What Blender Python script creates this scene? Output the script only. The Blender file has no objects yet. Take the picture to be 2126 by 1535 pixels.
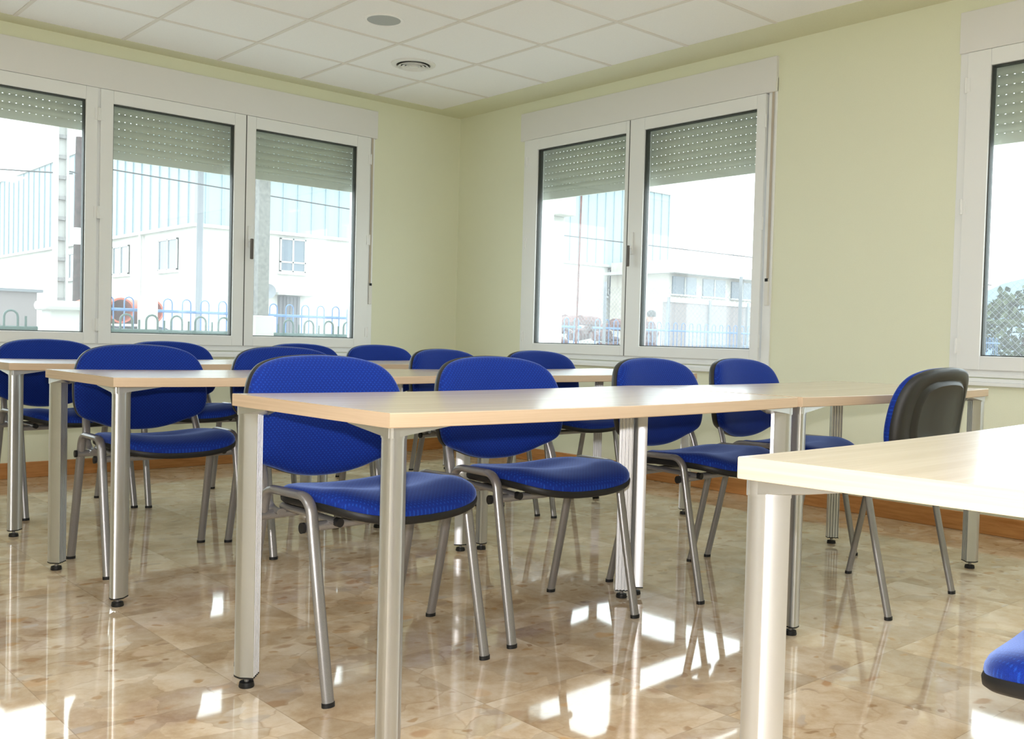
import bpy, math, random
from mathutils import Vector, Matrix
random.seed(7)
S = bpy.context.scene
COL = S.collection
PI = math.pi

# ------------------------------------------------------------------ camera
CAM = Vector((-4.856, -6.163, 0.884))
YAW, PITCH, ROLL, FPX = 48.329, -1.778, 1.458, 2033.956
y_, p_, r_ = (math.radians(v) for v in (YAW, PITCH, ROLL))
fw = Vector((math.cos(y_)*math.cos(p_), math.sin(y_)*math.cos(p_), math.sin(p_)))
rt = Vector((math.sin(y_), -math.cos(y_), 0)); up = rt.cross(fw)
rt2 = rt*math.cos(r_) + up*math.sin(r_); up2 = -rt*math.sin(r_) + up*math.cos(r_)
cam_d = bpy.data.cameras.new('camera'); cam = bpy.data.objects.new('camera', cam_d); COL.objects.link(cam)
M = Matrix((rt2, up2, -fw)).transposed().to_4x4(); M.translation = CAM
cam.matrix_world = M
cam_d.sensor_width = 36; cam_d.lens = FPX/2126*36; cam_d.shift_x = -3.303/2126
cam_d.clip_start = 0.05; cam_d.clip_end = 600
S.camera = cam

# ------------------------------------------------------------------ world, light, exposure
S.view_settings.view_transform = 'Standard'; S.view_settings.look = 'None'
S.view_settings.gamma = 1.0; S.view_settings.use_curve_mapping = False
S.view_settings.exposure = 1.2
S.cycles.use_denoising = True
S.cycles.sample_clamp_indirect = 6.0
S.cycles.max_bounces = 12; S.cycles.diffuse_bounces = 6; S.cycles.transparent_max_bounces = 12
SKY = 2.3
world = bpy.data.worlds.new('sky'); S.world = world; world.use_nodes = True
bg = world.node_tree.nodes['Background']; bg.inputs[0].default_value = (0.88, 0.955, 1.0, 1); bg.inputs[1].default_value = SKY

def light(name, kind, loc, energy, color=(1, 1, 1), size=0.1, sizey=None, rot=(0, 0, 0)):
    d = bpy.data.lights.new(name, kind); d.energy = energy; d.color = color
    if kind == 'AREA':
        d.size = size
        if sizey: d.shape = 'RECTANGLE'; d.size_y = sizey
    elif kind == 'POINT': d.shadow_soft_size = size
    o = bpy.data.objects.new(name, d); COL.objects.link(o); o.location = loc; o.rotation_euler = rot
    return o
# the flash of the camera that took the picture, just above its lens
fl = light('camera_flash', 'AREA', CAM + up2*0.095 - fw*0.02, 22.5, (1.0, 0.96, 0.96), 0.05, 0.03)
fl.matrix_world = Matrix.Translation(CAM + up2*0.095) @ M.to_3x3().to_4x4()
fl.data.spread = PI
# daylight coming in at the windows (sampling portals for the sky)
def portal(loc, sx, sy, rot):
    o = light('window_daylight', 'AREA', loc, 1, (1, 1, 1), sx, sy, rot); o.data.cycles.is_portal = True
portal((-2.79, 0.33, 1.45), 3.97, 1.45, (math.radians(-90), 0, 0))
portal((0.33, -1.84, 1.45), 1.45, 2.14, (0, math.radians(90), 0))
portal((0.33, -5.01, 1.45), 1.45, 2.14, (0, math.radians(90), 0))

# ------------------------------------------------------------------ materials
def mat(name, color, rough=0.5, metal=0.0, spec=0.5, coat=0.0, sheen=0.0, emit=None):
    m = bpy.data.materials.new(name); m.use_nodes = True
    b = m.node_tree.nodes['Principled BSDF']
    b.inputs['Base Color'].default_value = (*color, 1); b.inputs['Roughness'].default_value = rough
    b.inputs['Metallic'].default_value = metal; b.inputs['Specular IOR Level'].default_value = spec
    b.inputs['Coat Weight'].default_value = coat; b.inputs['Sheen Weight'].default_value = sheen
    if emit: b.inputs['Emission Color'].default_value = (*emit[0], 1); b.inputs['Emission Strength'].default_value = emit[1]
    m.diffuse_color = (*color, 1)
    return m
def N(m, t, **kw):
    n = m.node_tree.nodes.new(t)
    for k, v in kw.items():
        if k in n.inputs: n.inputs[k].default_value = v
        else: setattr(n, k, v)
    return n
def L(m, a, b): m.node_tree.links.new(a, b)
def BS(m): return m.node_tree.nodes['Principled BSDF']
def ramp(m, fac, stops):
    r = N(m, 'ShaderNodeValToRGB'); e = r.color_ramp.elements
    while len(e) < len(stops): e.new(0.5)
    for k, (p, c) in enumerate(stops): e[k].position = p; e[k].color = (*c, 1)
    L(m, fac, r.inputs[0]); return r
def coords(m, scale=(1, 1, 1), rot=(0, 0, 0)):
    tc = N(m, 'ShaderNodeTexCoord'); mp = N(m, 'ShaderNodeMapping'); mp.inputs['Scale'].default_value = scale
    mp.inputs['Rotation'].default_value = rot
    L(m, tc.outputs['Object'], mp.inputs[0]); return mp.outputs[0]
def noise_col(name, c1, c2, scale, rough=0.5, sc=(1, 1, 1), detail=4, lo=0.35, hi=0.65, bump=0.0, **kw):
    m = mat(name, c1, rough, **kw); v = coords(m, sc)
    n = N(m, 'ShaderNodeTexNoise', Scale=scale, Detail=detail); L(m, v, n.inputs['Vector'])
    r = ramp(m, n.outputs[0], [(lo, c1), (hi, c2)]); L(m, r.outputs[0], BS(m).inputs['Base Color'])
    if bump:
        b = N(m, 'ShaderNodeBump', Strength=bump, Distance=0.001); L(m, n.outputs[0], b.inputs['Height']); L(m, b.outputs[0], BS(m).inputs['Normal'])
    return m

M_wall = noise_col('wall_paint', (0.79, 0.81, 0.63), (0.81, 0.83, 0.655), 260, 0.75, bump=0.35)
M_border = noise_col('ceiling_border_paint', (0.73, 0.73, 0.54), (0.76, 0.76, 0.57), 200, 0.8, bump=0.3)
M_tile = noise_col('ceiling_tile', (0.87, 0.86, 0.84), (0.92, 0.91, 0.89), 420, 0.9, detail=3)
M_tbar = mat('ceiling_grid_metal', (0.76, 0.72, 0.66), 0.6)
M_pvc = mat('white_frame_lacquer', (0.85, 0.87, 0.87), 0.33, spec=0.5)
M_box = mat('shutter_box_plastic', (0.79, 0.79, 0.78), 0.5)
M_gasket_gap = mat('window_gasket_and_gap_shade', (0.05, 0.055, 0.05), 0.6)
M_shutter = mat('shutter_slat', (0.64, 0.66, 0.57), 0.42)
M_black = mat('black_plastic', (0.010, 0.010, 0.010), 0.5, spec=0.35)
M_blackback = noise_col('black_shell_plastic', (0.012, 0.012, 0.011), (0.022, 0.021, 0.019), 900, 0.42, bump=0.5)
M_dark = mat('dark_handle', (0.09, 0.075, 0.065), 0.4)
M_strap = mat('shutter_strap', (0.50, 0.44, 0.36), 0.8)
M_steel = noise_col('chair_steel_paint', (0.27, 0.26, 0.26), (0.33, 0.32, 0.315), 700, 0.33, metal=0.65, bump=0.15)
M_alu = mat('leg_aluminium', (0.60, 0.605, 0.61), 0.23, metal=0.9)
# extruded, satin anodised: the highlight stretches along the leg
BS(M_alu).inputs['Anisotropic'].default_value = 0.85; BS(M_alu).inputs['Anisotropic Rotation'].default_value = 0.25; BS(M_alu).inputs['Roughness'].default_value = 0.36
_t = N(M_alu, 'ShaderNodeTangent'); _t.direction_type = 'RADIAL'; _t.axis = 'Z'; L(M_alu, _t.outputs[0], BS(M_alu).inputs['Tangent'])
M_grille = mat('speaker_grille_grey', (0.42, 0.44, 0.43), 0.6)
M_white = mat('white_plastic', (0.78, 0.77, 0.73), 0.45)
M_fill = mat('fill_panel_glow', (0.9, 0.9, 0.88), 0.5, emit=((0.88, 0.95, 1.0), 8.2))  # glow of the added fill light panels

# skirting and table wood
def wood(name, c1, c2, c3, axis_scale, rough, coat=0.0, spec=0.5):
    m = mat(name, c1, rough, coat=coat, spec=spec); v = coords(m, axis_scale)
    n = N(m, 'ShaderNodeTexNoise', Scale=1.0, Detail=5, Roughness=0.6, Distortion=0.4); L(m, v, n.inputs['Vector'])
    r = ramp(m, n.outputs[0], [(0.30, c1), (0.52, c2), (0.72, c3)]); L(m, r.outputs[0], BS(m).inputs['Base Color'])
    return m
M_skirt = wood('skirting_wood', (0.42, 0.17, 0.045), (0.52, 0.235, 0.075), (0.60, 0.29, 0.10), (6, 6, 60), 0.4)
M_top = wood('table_laminate', (0.58, 0.485, 0.365), (0.64, 0.54, 0.415), (0.69, 0.59, 0.465), (1.6, 45, 45), 0.25, spec=0.5, coat=0.35)
BS(M_top).inputs['Coat Roughness'].default_value = 0.17
M_edge = wood('table_edge_band', (0.52, 0.385, 0.255), (0.585, 0.44, 0.30), (0.63, 0.485, 0.34), (2.0, 2.0, 110), 0.38)

def fabric(name, ax):
    m = mat(name, (0.004, 0.035, 0.33), 0.82, spec=0.25, sheen=0.55)
    b = BS(m); b.inputs['Sheen Roughness'].default_value = 0.35; b.inputs['Sheen Tint'].default_value = (0.35, 0.5, 1.0, 1)
    tc = N(m, 'ShaderNodeTexCoord'); sx = N(m, 'ShaderNodeSeparateXYZ'); L(m, tc.outputs['Object'], sx.inputs[0])
    def wv(sock, f):
        a = N(m, 'ShaderNodeMath', operation='MULTIPLY'); a.inputs[1].default_value = f; L(m, sock, a.inputs[0])
        s = N(m, 'ShaderNodeMath', operation='SINE'); L(m, a.outputs[0], s.inputs[0]); return s.outputs[0]
    a = wv(sx.outputs[0], 2*PI/0.0125); c = wv(sx.outputs[ax], 2*PI/0.0125)
    p = N(m, 'ShaderNodeMath', operation='MULTIPLY'); L(m, a, p.inputs[0]); L(m, c, p.inputs[1])
    no = N(m, 'ShaderNodeTexNoise', Scale=900.0, Detail=2.0); L(m, tc.outputs['Object'], no.inputs['Vector'])
    r1 = ramp(m, p.outputs[0], [(0.35, (0.0018, 0.021, 0.22)), (0.95, (0.006, 0.055, 0.36))])
    r2 = ramp(m, no.outputs[0], [(0.3, (0.55, 0.55, 0.62)), (0.7, (1.35, 1.35, 1.25))])
    mx = N(m, 'ShaderNodeMix', data_type='RGBA', blend_type='MULTIPLY'); mx.inputs[0].default_value = 1.0
    L(m, r1.outputs[0], mx.inputs[6]); L(m, r2.outputs[0], mx.inputs[7]); L(m, mx.outputs[2], b.inputs['Base Color'])
    bp = N(m, 'ShaderNodeBump', Strength=0.5, Distance=0.0006); L(m, no.outputs[0], bp.inputs['Height']); L(m, bp.outputs[0], b.inputs['Normal'])
    return m
M_fab_seat = fabric('blue_seat_fabric', 1)
M_fab_back = fabric('blue_back_fabric', 2)

def floor_mat():
    m = mat('polished_breccia', (0.5, 0.42, 0.32), 0.045, spec=0.95)
    b = BS(m)
    tc = N(m, 'ShaderNodeTexCoord')
    # tile grid, 40.5 cm, aligned with the room
    mp = N(m, 'ShaderNodeMapping'); mp.inputs['Location'].default_value = (3.745, 3.56, 0); L(m, tc.outputs['Object'], mp.inputs[0])
    sc = N(m, 'ShaderNodeVectorMath', operation='SCALE'); sc.inputs[3].default_value = 1/0.41; L(m, mp.outputs[0], sc.inputs[0])
    fr = N(m, 'ShaderNodeVectorMath', operation='FRACTION'); L(m, sc.outputs[0], fr.inputs[0])
    fl_ = N(m, 'ShaderNodeVectorMath', operation='FLOOR'); L(m, sc.outputs[0], fl_.inputs[0])
    wn = N(m, 'ShaderNodeTexWhiteNoise', noise_dimensions='2D'); L(m, fl_.outputs[0], wn.inputs[0])
    # offset the stone pattern tile by tile
    of = N(m, 'ShaderNodeVectorMath', operation='SCALE'); of.inputs[3].default_value = 17.0; L(m, wn.outputs[1], of.inputs[0])
    ad = N(m, 'ShaderNodeVectorMath', operation='ADD'); L(m, tc.outputs['Object'], ad.inputs[0]); L(m, of.outputs[0], ad.inputs[1])
    n1 = N(m, 'ShaderNodeTexNoise', Scale=5.0, Detail=9.0, Roughness=0.68, Distortion=0.15); L(m, ad.outputs[0], n1.inputs['Vector'])
    base = ramp(m, n1.outputs[0], [(0.28, (0.40, 0.275, 0.16)), (0.44, (0.56, 0.435, 0.29)), (0.56, (0.66, 0.55, 0.41)), (0.72, (0.75, 0.67, 0.55))])
    # angular chips
    d = N(m, 'ShaderNodeTexNoise', Scale=9.0, Detail=3.0); L(m, ad.outputs[0], d.inputs['Vector'])
    ds = N(m, 'ShaderNodeVectorMath', operation='SCALE'); ds.inputs[3].default_value = 0.10; L(m, d.outputs[1], ds.inputs[0])
    av = N(m, 'ShaderNodeVectorMath', operation='ADD'); L(m, ad.outputs[0], av.inputs[0]); L(m, ds.outputs[0], av.inputs[1])
    def chips(scale, lo, hi, cols, fac, prev, stretch):
        mp2 = N(m, 'ShaderNodeMapping'); mp2.inputs['Scale'].default_value = stretch; mp2.inputs['Rotation'].default_value = (0, 0, 0.6); L(m, av.outputs[0], mp2.inputs[0])
        v = N(m, 'ShaderNodeTexVoronoi', Scale=scale); v.feature = 'F1'; L(m, mp2.outputs[0], v.inputs['Vector'])
        s = N(m, 'ShaderNodeSeparateColor'); L(m, v.outputs['Color'], s.inputs[0])
        mk = ramp(m, s.outputs[0], [(lo, (0, 0, 0)), (hi, (1, 1, 1))])
        edge = ramp(m, v.outputs['Distance'], [(0.30, (1, 1, 1)), (0.48, (0, 0, 0))])
        cc = ramp(m, s.outputs[1], cols)
        mu = N(m, 'ShaderNodeMath', operation='MULTIPLY'); L(m, mk.outputs[0], mu.inputs[0]); L(m, edge.outputs[0], mu.inputs[1])
        mf = N(m, 'ShaderNodeMath', operation='MULTIPLY'); mf.inputs[1].default_value = fac; L(m, mu.outputs[0], mf.inputs[0])
        mx = N(m, 'ShaderNodeMix', data_type='RGBA'); L(m, mf.outputs[0], mx.inputs[0]); L(m, prev, mx.inputs[6]); L(m, cc.outputs[0], mx.inputs[7])
        return mx.outputs[2]
    # large fragments with their own tone, outlined by thin brown veins
    mpf = N(m, 'ShaderNodeMapping'); mpf.inputs['Rotation'].default_value = (0, 0, 0.5); mpf.inputs['Scale'].default_value = (1, 1.35, 1); L(m, av.outputs[0], mpf.inputs[0])
    vf = N(m, 'ShaderNodeTexVoronoi', Scale=6.5); L(m, mpf.outputs[0], vf.inputs['Vector'])
    sf = N(m, 'ShaderNodeSeparateColor'); L(m, vf.outputs['Color'], sf.inputs[0])
    cf = ramp(m, sf.outputs[0], [(0.0, (0.62, 0.58, 0.54)), (0.35, (0.92, 0.86, 0.78)), (0.6, (1.08, 1.04, 1.0)), (1.0, (1.25, 1.27, 1.30))])
    mf_ = N(m, 'ShaderNodeMix', data_type='RGBA', blend_type='MULTIPLY'); mf_.inputs[0].default_value = 0.38
    L(m, base.outputs[0], mf_.inputs[6]); L(m, cf.outputs[0], mf_.inputs[7])
    ve = N(m, 'ShaderNodeTexVoronoi', Scale=6.5); ve.feature = 'DISTANCE_TO_EDGE'; L(m, mpf.outputs[0], ve.inputs['Vector'])
    rv = ramp(m, ve.outputs['Distance'], [(0.0, (1, 1, 1)), (0.035, (0, 0, 0))])
    nv = N(m, 'ShaderNodeTexNoise', Scale=4.0, Detail=2.0); L(m, ad.outputs[0], nv.inputs['Vector'])
    rn = ramp(m, nv.outputs[0], [(0.50, (0, 0, 0)), (0.64, (0.5, 0.5, 0.5))])
    mv = N(m, 'ShaderNodeMath', operation='MULTIPLY'); L(m, rv.outputs[0], mv.inputs[0]); L(m, rn.outputs[0], mv.inputs[1])
    mxv = N(m, 'ShaderNodeMix', data_type='RGBA'); mxv.inputs[7].default_value = (0.36, 0.22, 0.11, 1)
    L(m, mv.outputs[0], mxv.inputs[0]); L(m, mf_.outputs[2], mxv.inputs[6])
    c = chips(12, 0.84, 0.86, [(0.0, (0.46, 0.24, 0.09)), (0.4, (0.36, 0.28, 0.21)), (0.7, (0.72, 0.66, 0.57)), (1.0, (0.58, 0.34, 0.13))], 0.7, mxv.outputs[2], (1, 1.8, 1))
    c = chips(26, 0.91, 0.93, [(0.0, (0.27, 0.15, 0.07)), (1.0, (0.50, 0.30, 0.12))], 0.65, c, (1, 1.4, 1))
    # tile tone and joints
    tone = ramp(m, wn.outputs[0], [(0.0, (0.90, 0.90, 0.90)), (1.0, (1.06, 1.05, 1.03))])
    mx = N(m, 'ShaderNodeMix', data_type='RGBA', blend_type='MULTIPLY'); mx.inputs[0].default_value = 1.0
    L(m, c, mx.inputs[6]); L(m, tone.outputs[0], mx.inputs[7])
    sp = N(m, 'ShaderNodeSeparateXYZ'); L(m, fr.outputs[0], sp.inputs[0])
    mn = N(m, 'ShaderNodeMath', operation='MINIMUM'); L(m, sp.outputs[0], mn.inputs[0]); L(m, sp.outputs[1], mn.inputs[1])
    jt = N(m, 'ShaderNodeMath', operation='LESS_THAN'); jt.inputs[1].default_value = 0.006; L(m, mn.outputs[0], jt.inputs[0])
    jm = N(m, 'ShaderNodeMath', operation='MULTIPLY'); jm.inputs[1].default_value = 0.45; L(m, jt.outputs[0], jm.inputs[0])
    mj = N(m, 'ShaderNodeMix', data_type='RGBA'); mj.inputs[7].default_value = (0.30, 0.22, 0.14, 1)
    L(m, jm.outputs[0], mj.inputs[0]); L(m, mx.outputs[2], mj.inputs[6]); L(m, mj.outputs[2], b.inputs['Base Color'])
    # faint waviness of the polish
    nb = N(m, 'ShaderNodeTexNoise', Scale=5.0, Detail=2.0); L(m, tc.outputs['Object'], nb.inputs['Vector'])
    bp = N(m, 'ShaderNodeBump', Strength=0.05, Distance=0.003); L(m, nb.outputs[0], bp.inputs['Height']); L(m, bp.outputs[0], b.inputs['Normal'])
    return m
M_floor = floor_mat()

def glass_mat():
    m = bpy.data.materials.new('window_glass'); m.use_nodes = True; nt = m.node_tree; nt.nodes.clear()
    out = nt.nodes.new('ShaderNodeOutputMaterial'); tr = nt.nodes.new('ShaderNodeBsdfTransparent'); gl = nt.nodes.new('ShaderNodeBsdfGlossy')
    tr.inputs[0].default_value = (0.93, 0.96, 0.95, 1); gl.inputs['Roughness'].default_value = 0.02
    f = nt.nodes.new('ShaderNodeFresnel'); ge = nt.nodes.new('ShaderNodeNewGeometry'); mr = nt.nodes.new('ShaderNodeMapRange')
    mr.inputs[3].default_value = 1.5; mr.inputs[4].default_value = 1/1.5   # same index on both faces of the thin pane
    nt.links.new(ge.outputs['Backfacing'], mr.inputs[0]); nt.links.new(mr.outputs[0], f.inputs[0])
    mx = nt.nodes.new('ShaderNodeMixShader'); nt.links.new(f.outputs[0], mx.inputs[0]); nt.links.new(tr.outputs[0], mx.inputs[1]); nt.links.new(gl.outputs[0], mx.inputs[2])
    tl = nt.nodes.new('ShaderNodeBsdfTranslucent'); tl.inputs[0].default_value = (0.95, 0.97, 1.0, 1)   # veil added to imitate window glow and haze, lifts the outside darks
    m2 = nt.nodes.new('ShaderNodeMixShader'); m2.inputs[0].default_value = 0.05
    nt.links.new(mx.outputs[0], m2.inputs[1]); nt.links.new(tl.outputs[0], m2.inputs[2]); nt.links.new(m2.outputs[0], out.inputs[0])
    return m
M_glass = glass_mat()

# ------------------------------------------------------------------ mesh helpers
class MB:
    def __init__(s): s.v = []; s.f = []; s.sm = []; s.mi = []
    def add(s, vs, fs, smooth=False, mi=0):
        o = len(s.v); s.v += [tuple(v) for v in vs]
        for f in fs: s.f.append(tuple(o+i for i in f)); s.sm.append(smooth); s.mi.append(mi)
        return s
    def box(s, a, b, mi=0):
        x0, y0, z0 = (min(a[i], b[i]) for i in range(3)); x1, y1, z1 = (max(a[i], b[i]) for i in range(3))
        vs = [(x0, y0, z0), (x1, y0, z0), (x1, y1, z0), (x0, y1, z0), (x0, y0, z1), (x1, y0, z1), (x1, y1, z1), (x0, y1, z1)]
        return s.add(vs, [(0, 3, 2, 1), (4, 5, 6, 7), (0, 1, 5, 4), (1, 2, 6, 5), (2, 3, 7, 6), (3, 0, 4, 7)], False, mi)
    def prism(s, poly, z0, z1, smooth=False, mi=0, caps=True):
        n = len(poly); vs = [(x, y, z0) for x, y in poly] + [(x, y, z1) for x, y in poly]
        s.add(vs, [(i, (i+1) % n, n+(i+1) % n, n+i) for i in range(n)], smooth, mi)
        if caps: s.add(vs, [tuple(range(n-1, -1, -1)), tuple(range(n, 2*n))], False, mi)
        return s
    def sweep(s, path, a, b, ref=(1, 0, 0), n=16, caps=True, power=2.0, mi=0):
        """oval section: a along ref, b across; path = points"""
        ref = Vector(ref).normalized(); P = [Vector(p) for p in path]; vs = []; m = len(P)
        for i, p in enumerate(P):
            t = (P[min(i+1, m-1)] - P[max(i-1, 0)]).normalized()
            u = (ref - t*ref.dot(t)).normalized(); w = t.cross(u)
            for k in range(n):
                c, q = math.cos(2*PI*k/n), math.sin(2*PI*k/n)
                c = math.copysign(abs(c)**(2/power), c); q = math.copysign(abs(q)**(2/power), q)
                vs.append(p + u*(a*c) + w*(b*q))
        fs = [(i*n+k, i*n+(k+1) % n, (i+1)*n+(k+1) % n, (i+1)*n+k) for i in range(m-1) for k in range(n)]
        s.add(vs, fs, True, mi)
        if caps: s.add(vs, [tuple(range(n-1, -1, -1)), tuple(range((m-1)*n, m*n))], False, mi)
        return s
    def cyl(s, p, q, r, n=16, r2=None, mi=0):
        p, q = Vector(p), Vector(q); t = (q-p).normalized()
        ref = Vector((1, 0, 0)) if abs(t.x) < 0.9 else Vector((0, 1, 0)); u = (ref - t*ref.dot(t)).normalized(); w = t.cross(u)
        r2 = r if r2 is None else r2; vs = []
        for c_, rr in ((p, r), (q, r2)):
            for k in range(n): vs.append(c_ + u*(rr*math.cos(2*PI*k/n)) + w*(rr*math.sin(2*PI*k/n)))
        s.add(vs, [(k, (k+1) % n, n+(k+1) % n, n+k) for k in range(n)], True, mi)
        return s.add(vs, [tuple(range(n-1, -1, -1)), tuple(range(n, 2*n))], False, mi)
    def lathe(s, prof, c=(0, 0, 0), n=32, mi=0):
        vs = [(c[0]+r*math.cos(2*PI*k/n), c[1]+r*math.sin(2*PI*k/n), c[2]+z) for r, z in prof for k in range(n)]
        m = len(prof)
        return s.add(vs, [(i*n+k, i*n+(k+1) % n, (i+1)*n+(k+1) % n, (i+1)*n+k) for i in range(m-1) for k in range(n)], True, mi)
    def build(s, name, mats, parent=None, loc=None, bevel=0.0, seg=2, angle=35):
        me = bpy.data.meshes.new(name); me.from_pydata(s.v, [], s.f)
        for p, sm, mi in zip(me.polygons, s.sm, s.mi): p.use_smooth = sm; p.material_index = mi
        for m in (mats if isinstance(mats, (list, tuple)) else [mats]): me.materials.append(m)
        me.update()
        if any(s.sm): me.set_sharp_from_angle(angle=math.radians(angle))
        o = bpy.data.objects.new(name, me); COL.objects.link(o)
        if parent: o.parent = parent
        if loc: o.location = loc
        if bevel:
            b = o.modifiers.new('bevel', 'BEVEL'); b.width = bevel; b.segments = seg; b.limit_method = 'ANGLE'; b.angle_limit = math.radians(40)
        return o
def tag(o, label=None, cat=None, group=None, kind=None):
    for k, v in (('label', label), ('category', cat), ('group', group), ('kind', kind)):
        if v: o[k] = v
    return o
def empty(name, loc=(0, 0, 0), rz=0.0, parent=None):
    o = bpy.data.objects.new(name, None); COL.objects.link(o); o.location = loc; o.rotation_euler = (0, 0, rz); o.empty_display_size = 0.1
    if parent: o.parent = parent
    return o
def kids(o): return [c for c in bpy.data.objects if c.parent == o]
def copy_tree(o, parent=None):
    c = o.copy(); COL.objects.link(c)
    if parent: c.parent = parent
    for k in kids(o): copy_tree(k, c)
    return c
def B(name, a, b, m, parent=None, bevel=0.0): return MB().box(a, b).build(name, m, parent, bevel=bevel)

# ------------------------------------------------------------------ room shell
H = 2.62; XN, YN, T = -9.0, -9.0, 0.28
o = B('floor', (XN, YN, -0.1), (0.0, 0.0, 0.0), M_floor); tag(o, kind='structure')
WA = (-4.775, -0.805); WB = (-2.922, -0.775); WC = (-6.11, -3.965); Z0, Z1 = 0.757, 2.42
w = MB()
w.box((XN, 0, 0), (WA[0], T, H)); w.box((WA[1], 0, 0), (T, T, H)); w.box((WA[0], 0, 0), (WA[1], T, Z0)); w.box((WA[0], 0, Z1), (WA[1], T, H))
tag(w.build('wall_left', M_wall), kind='structure')
w = MB()
for a, b in ((WB[1], 0.0), (WC[1], WB[0]), (YN, WC[0])): w.box((0, a, 0), (T, b, H))
for a, b in (WB, WC): w.box((0, a, 0), (T, b, Z0)); w.box((0, a, Z1), (T, b, H))
tag(w.build('wall_right', M_wall), kind='structure')
tag(B('wall_back', (XN, YN-0.15, 0), (0.0, YN, H), M_wall), kind='structure')
tag(B('wall_far_left', (XN-0.15, YN, 0), (XN, 0, H), M_wall), kind='structure')
# skirting boards
tag(B('baseboard_left', (XN, -0.014, 0), (-0.0145, 0, 0.092), M_skirt, bevel=0.003), kind='structure')
tag(B('baseboard_right', (-0.014, YN, 0), (0, 0, 0.092), M_skirt, bevel=0.003), kind='structure')
# ceiling: mineral tiles inside a painted plaster border
BX, BY = -0.299, -0.145
tag(B('ceiling', (XN, YN, H), (BX, BY, H+0.05), M_tile), kind='structure')
w = MB(); w.box((BX, YN, H-0.002), (T, T, H+0.05)); w.box((XN, BY, H-0.002), (BX, T, H+0.05))
tag(w.build('trim_1', M_border), kind='structure')
w = MB(); hb = 0.0105
i = 0
while BX-0.6*i > XN: w.box((BX-0.6*i-hb, YN, H-0.004), (BX-0.6*i+hb, BY, H+0.001)) if i else None; i += 1
i = 0
while BY-0.548-0.6*i > YN: w.box((XN, BY-0.548-0.6*i-hb, H-0.0045), (BX, BY-0.548-0.6*i+hb, H+0.001)); i += 1
tag(w.build('trim_2', M_tbar), kind='structure')

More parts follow.
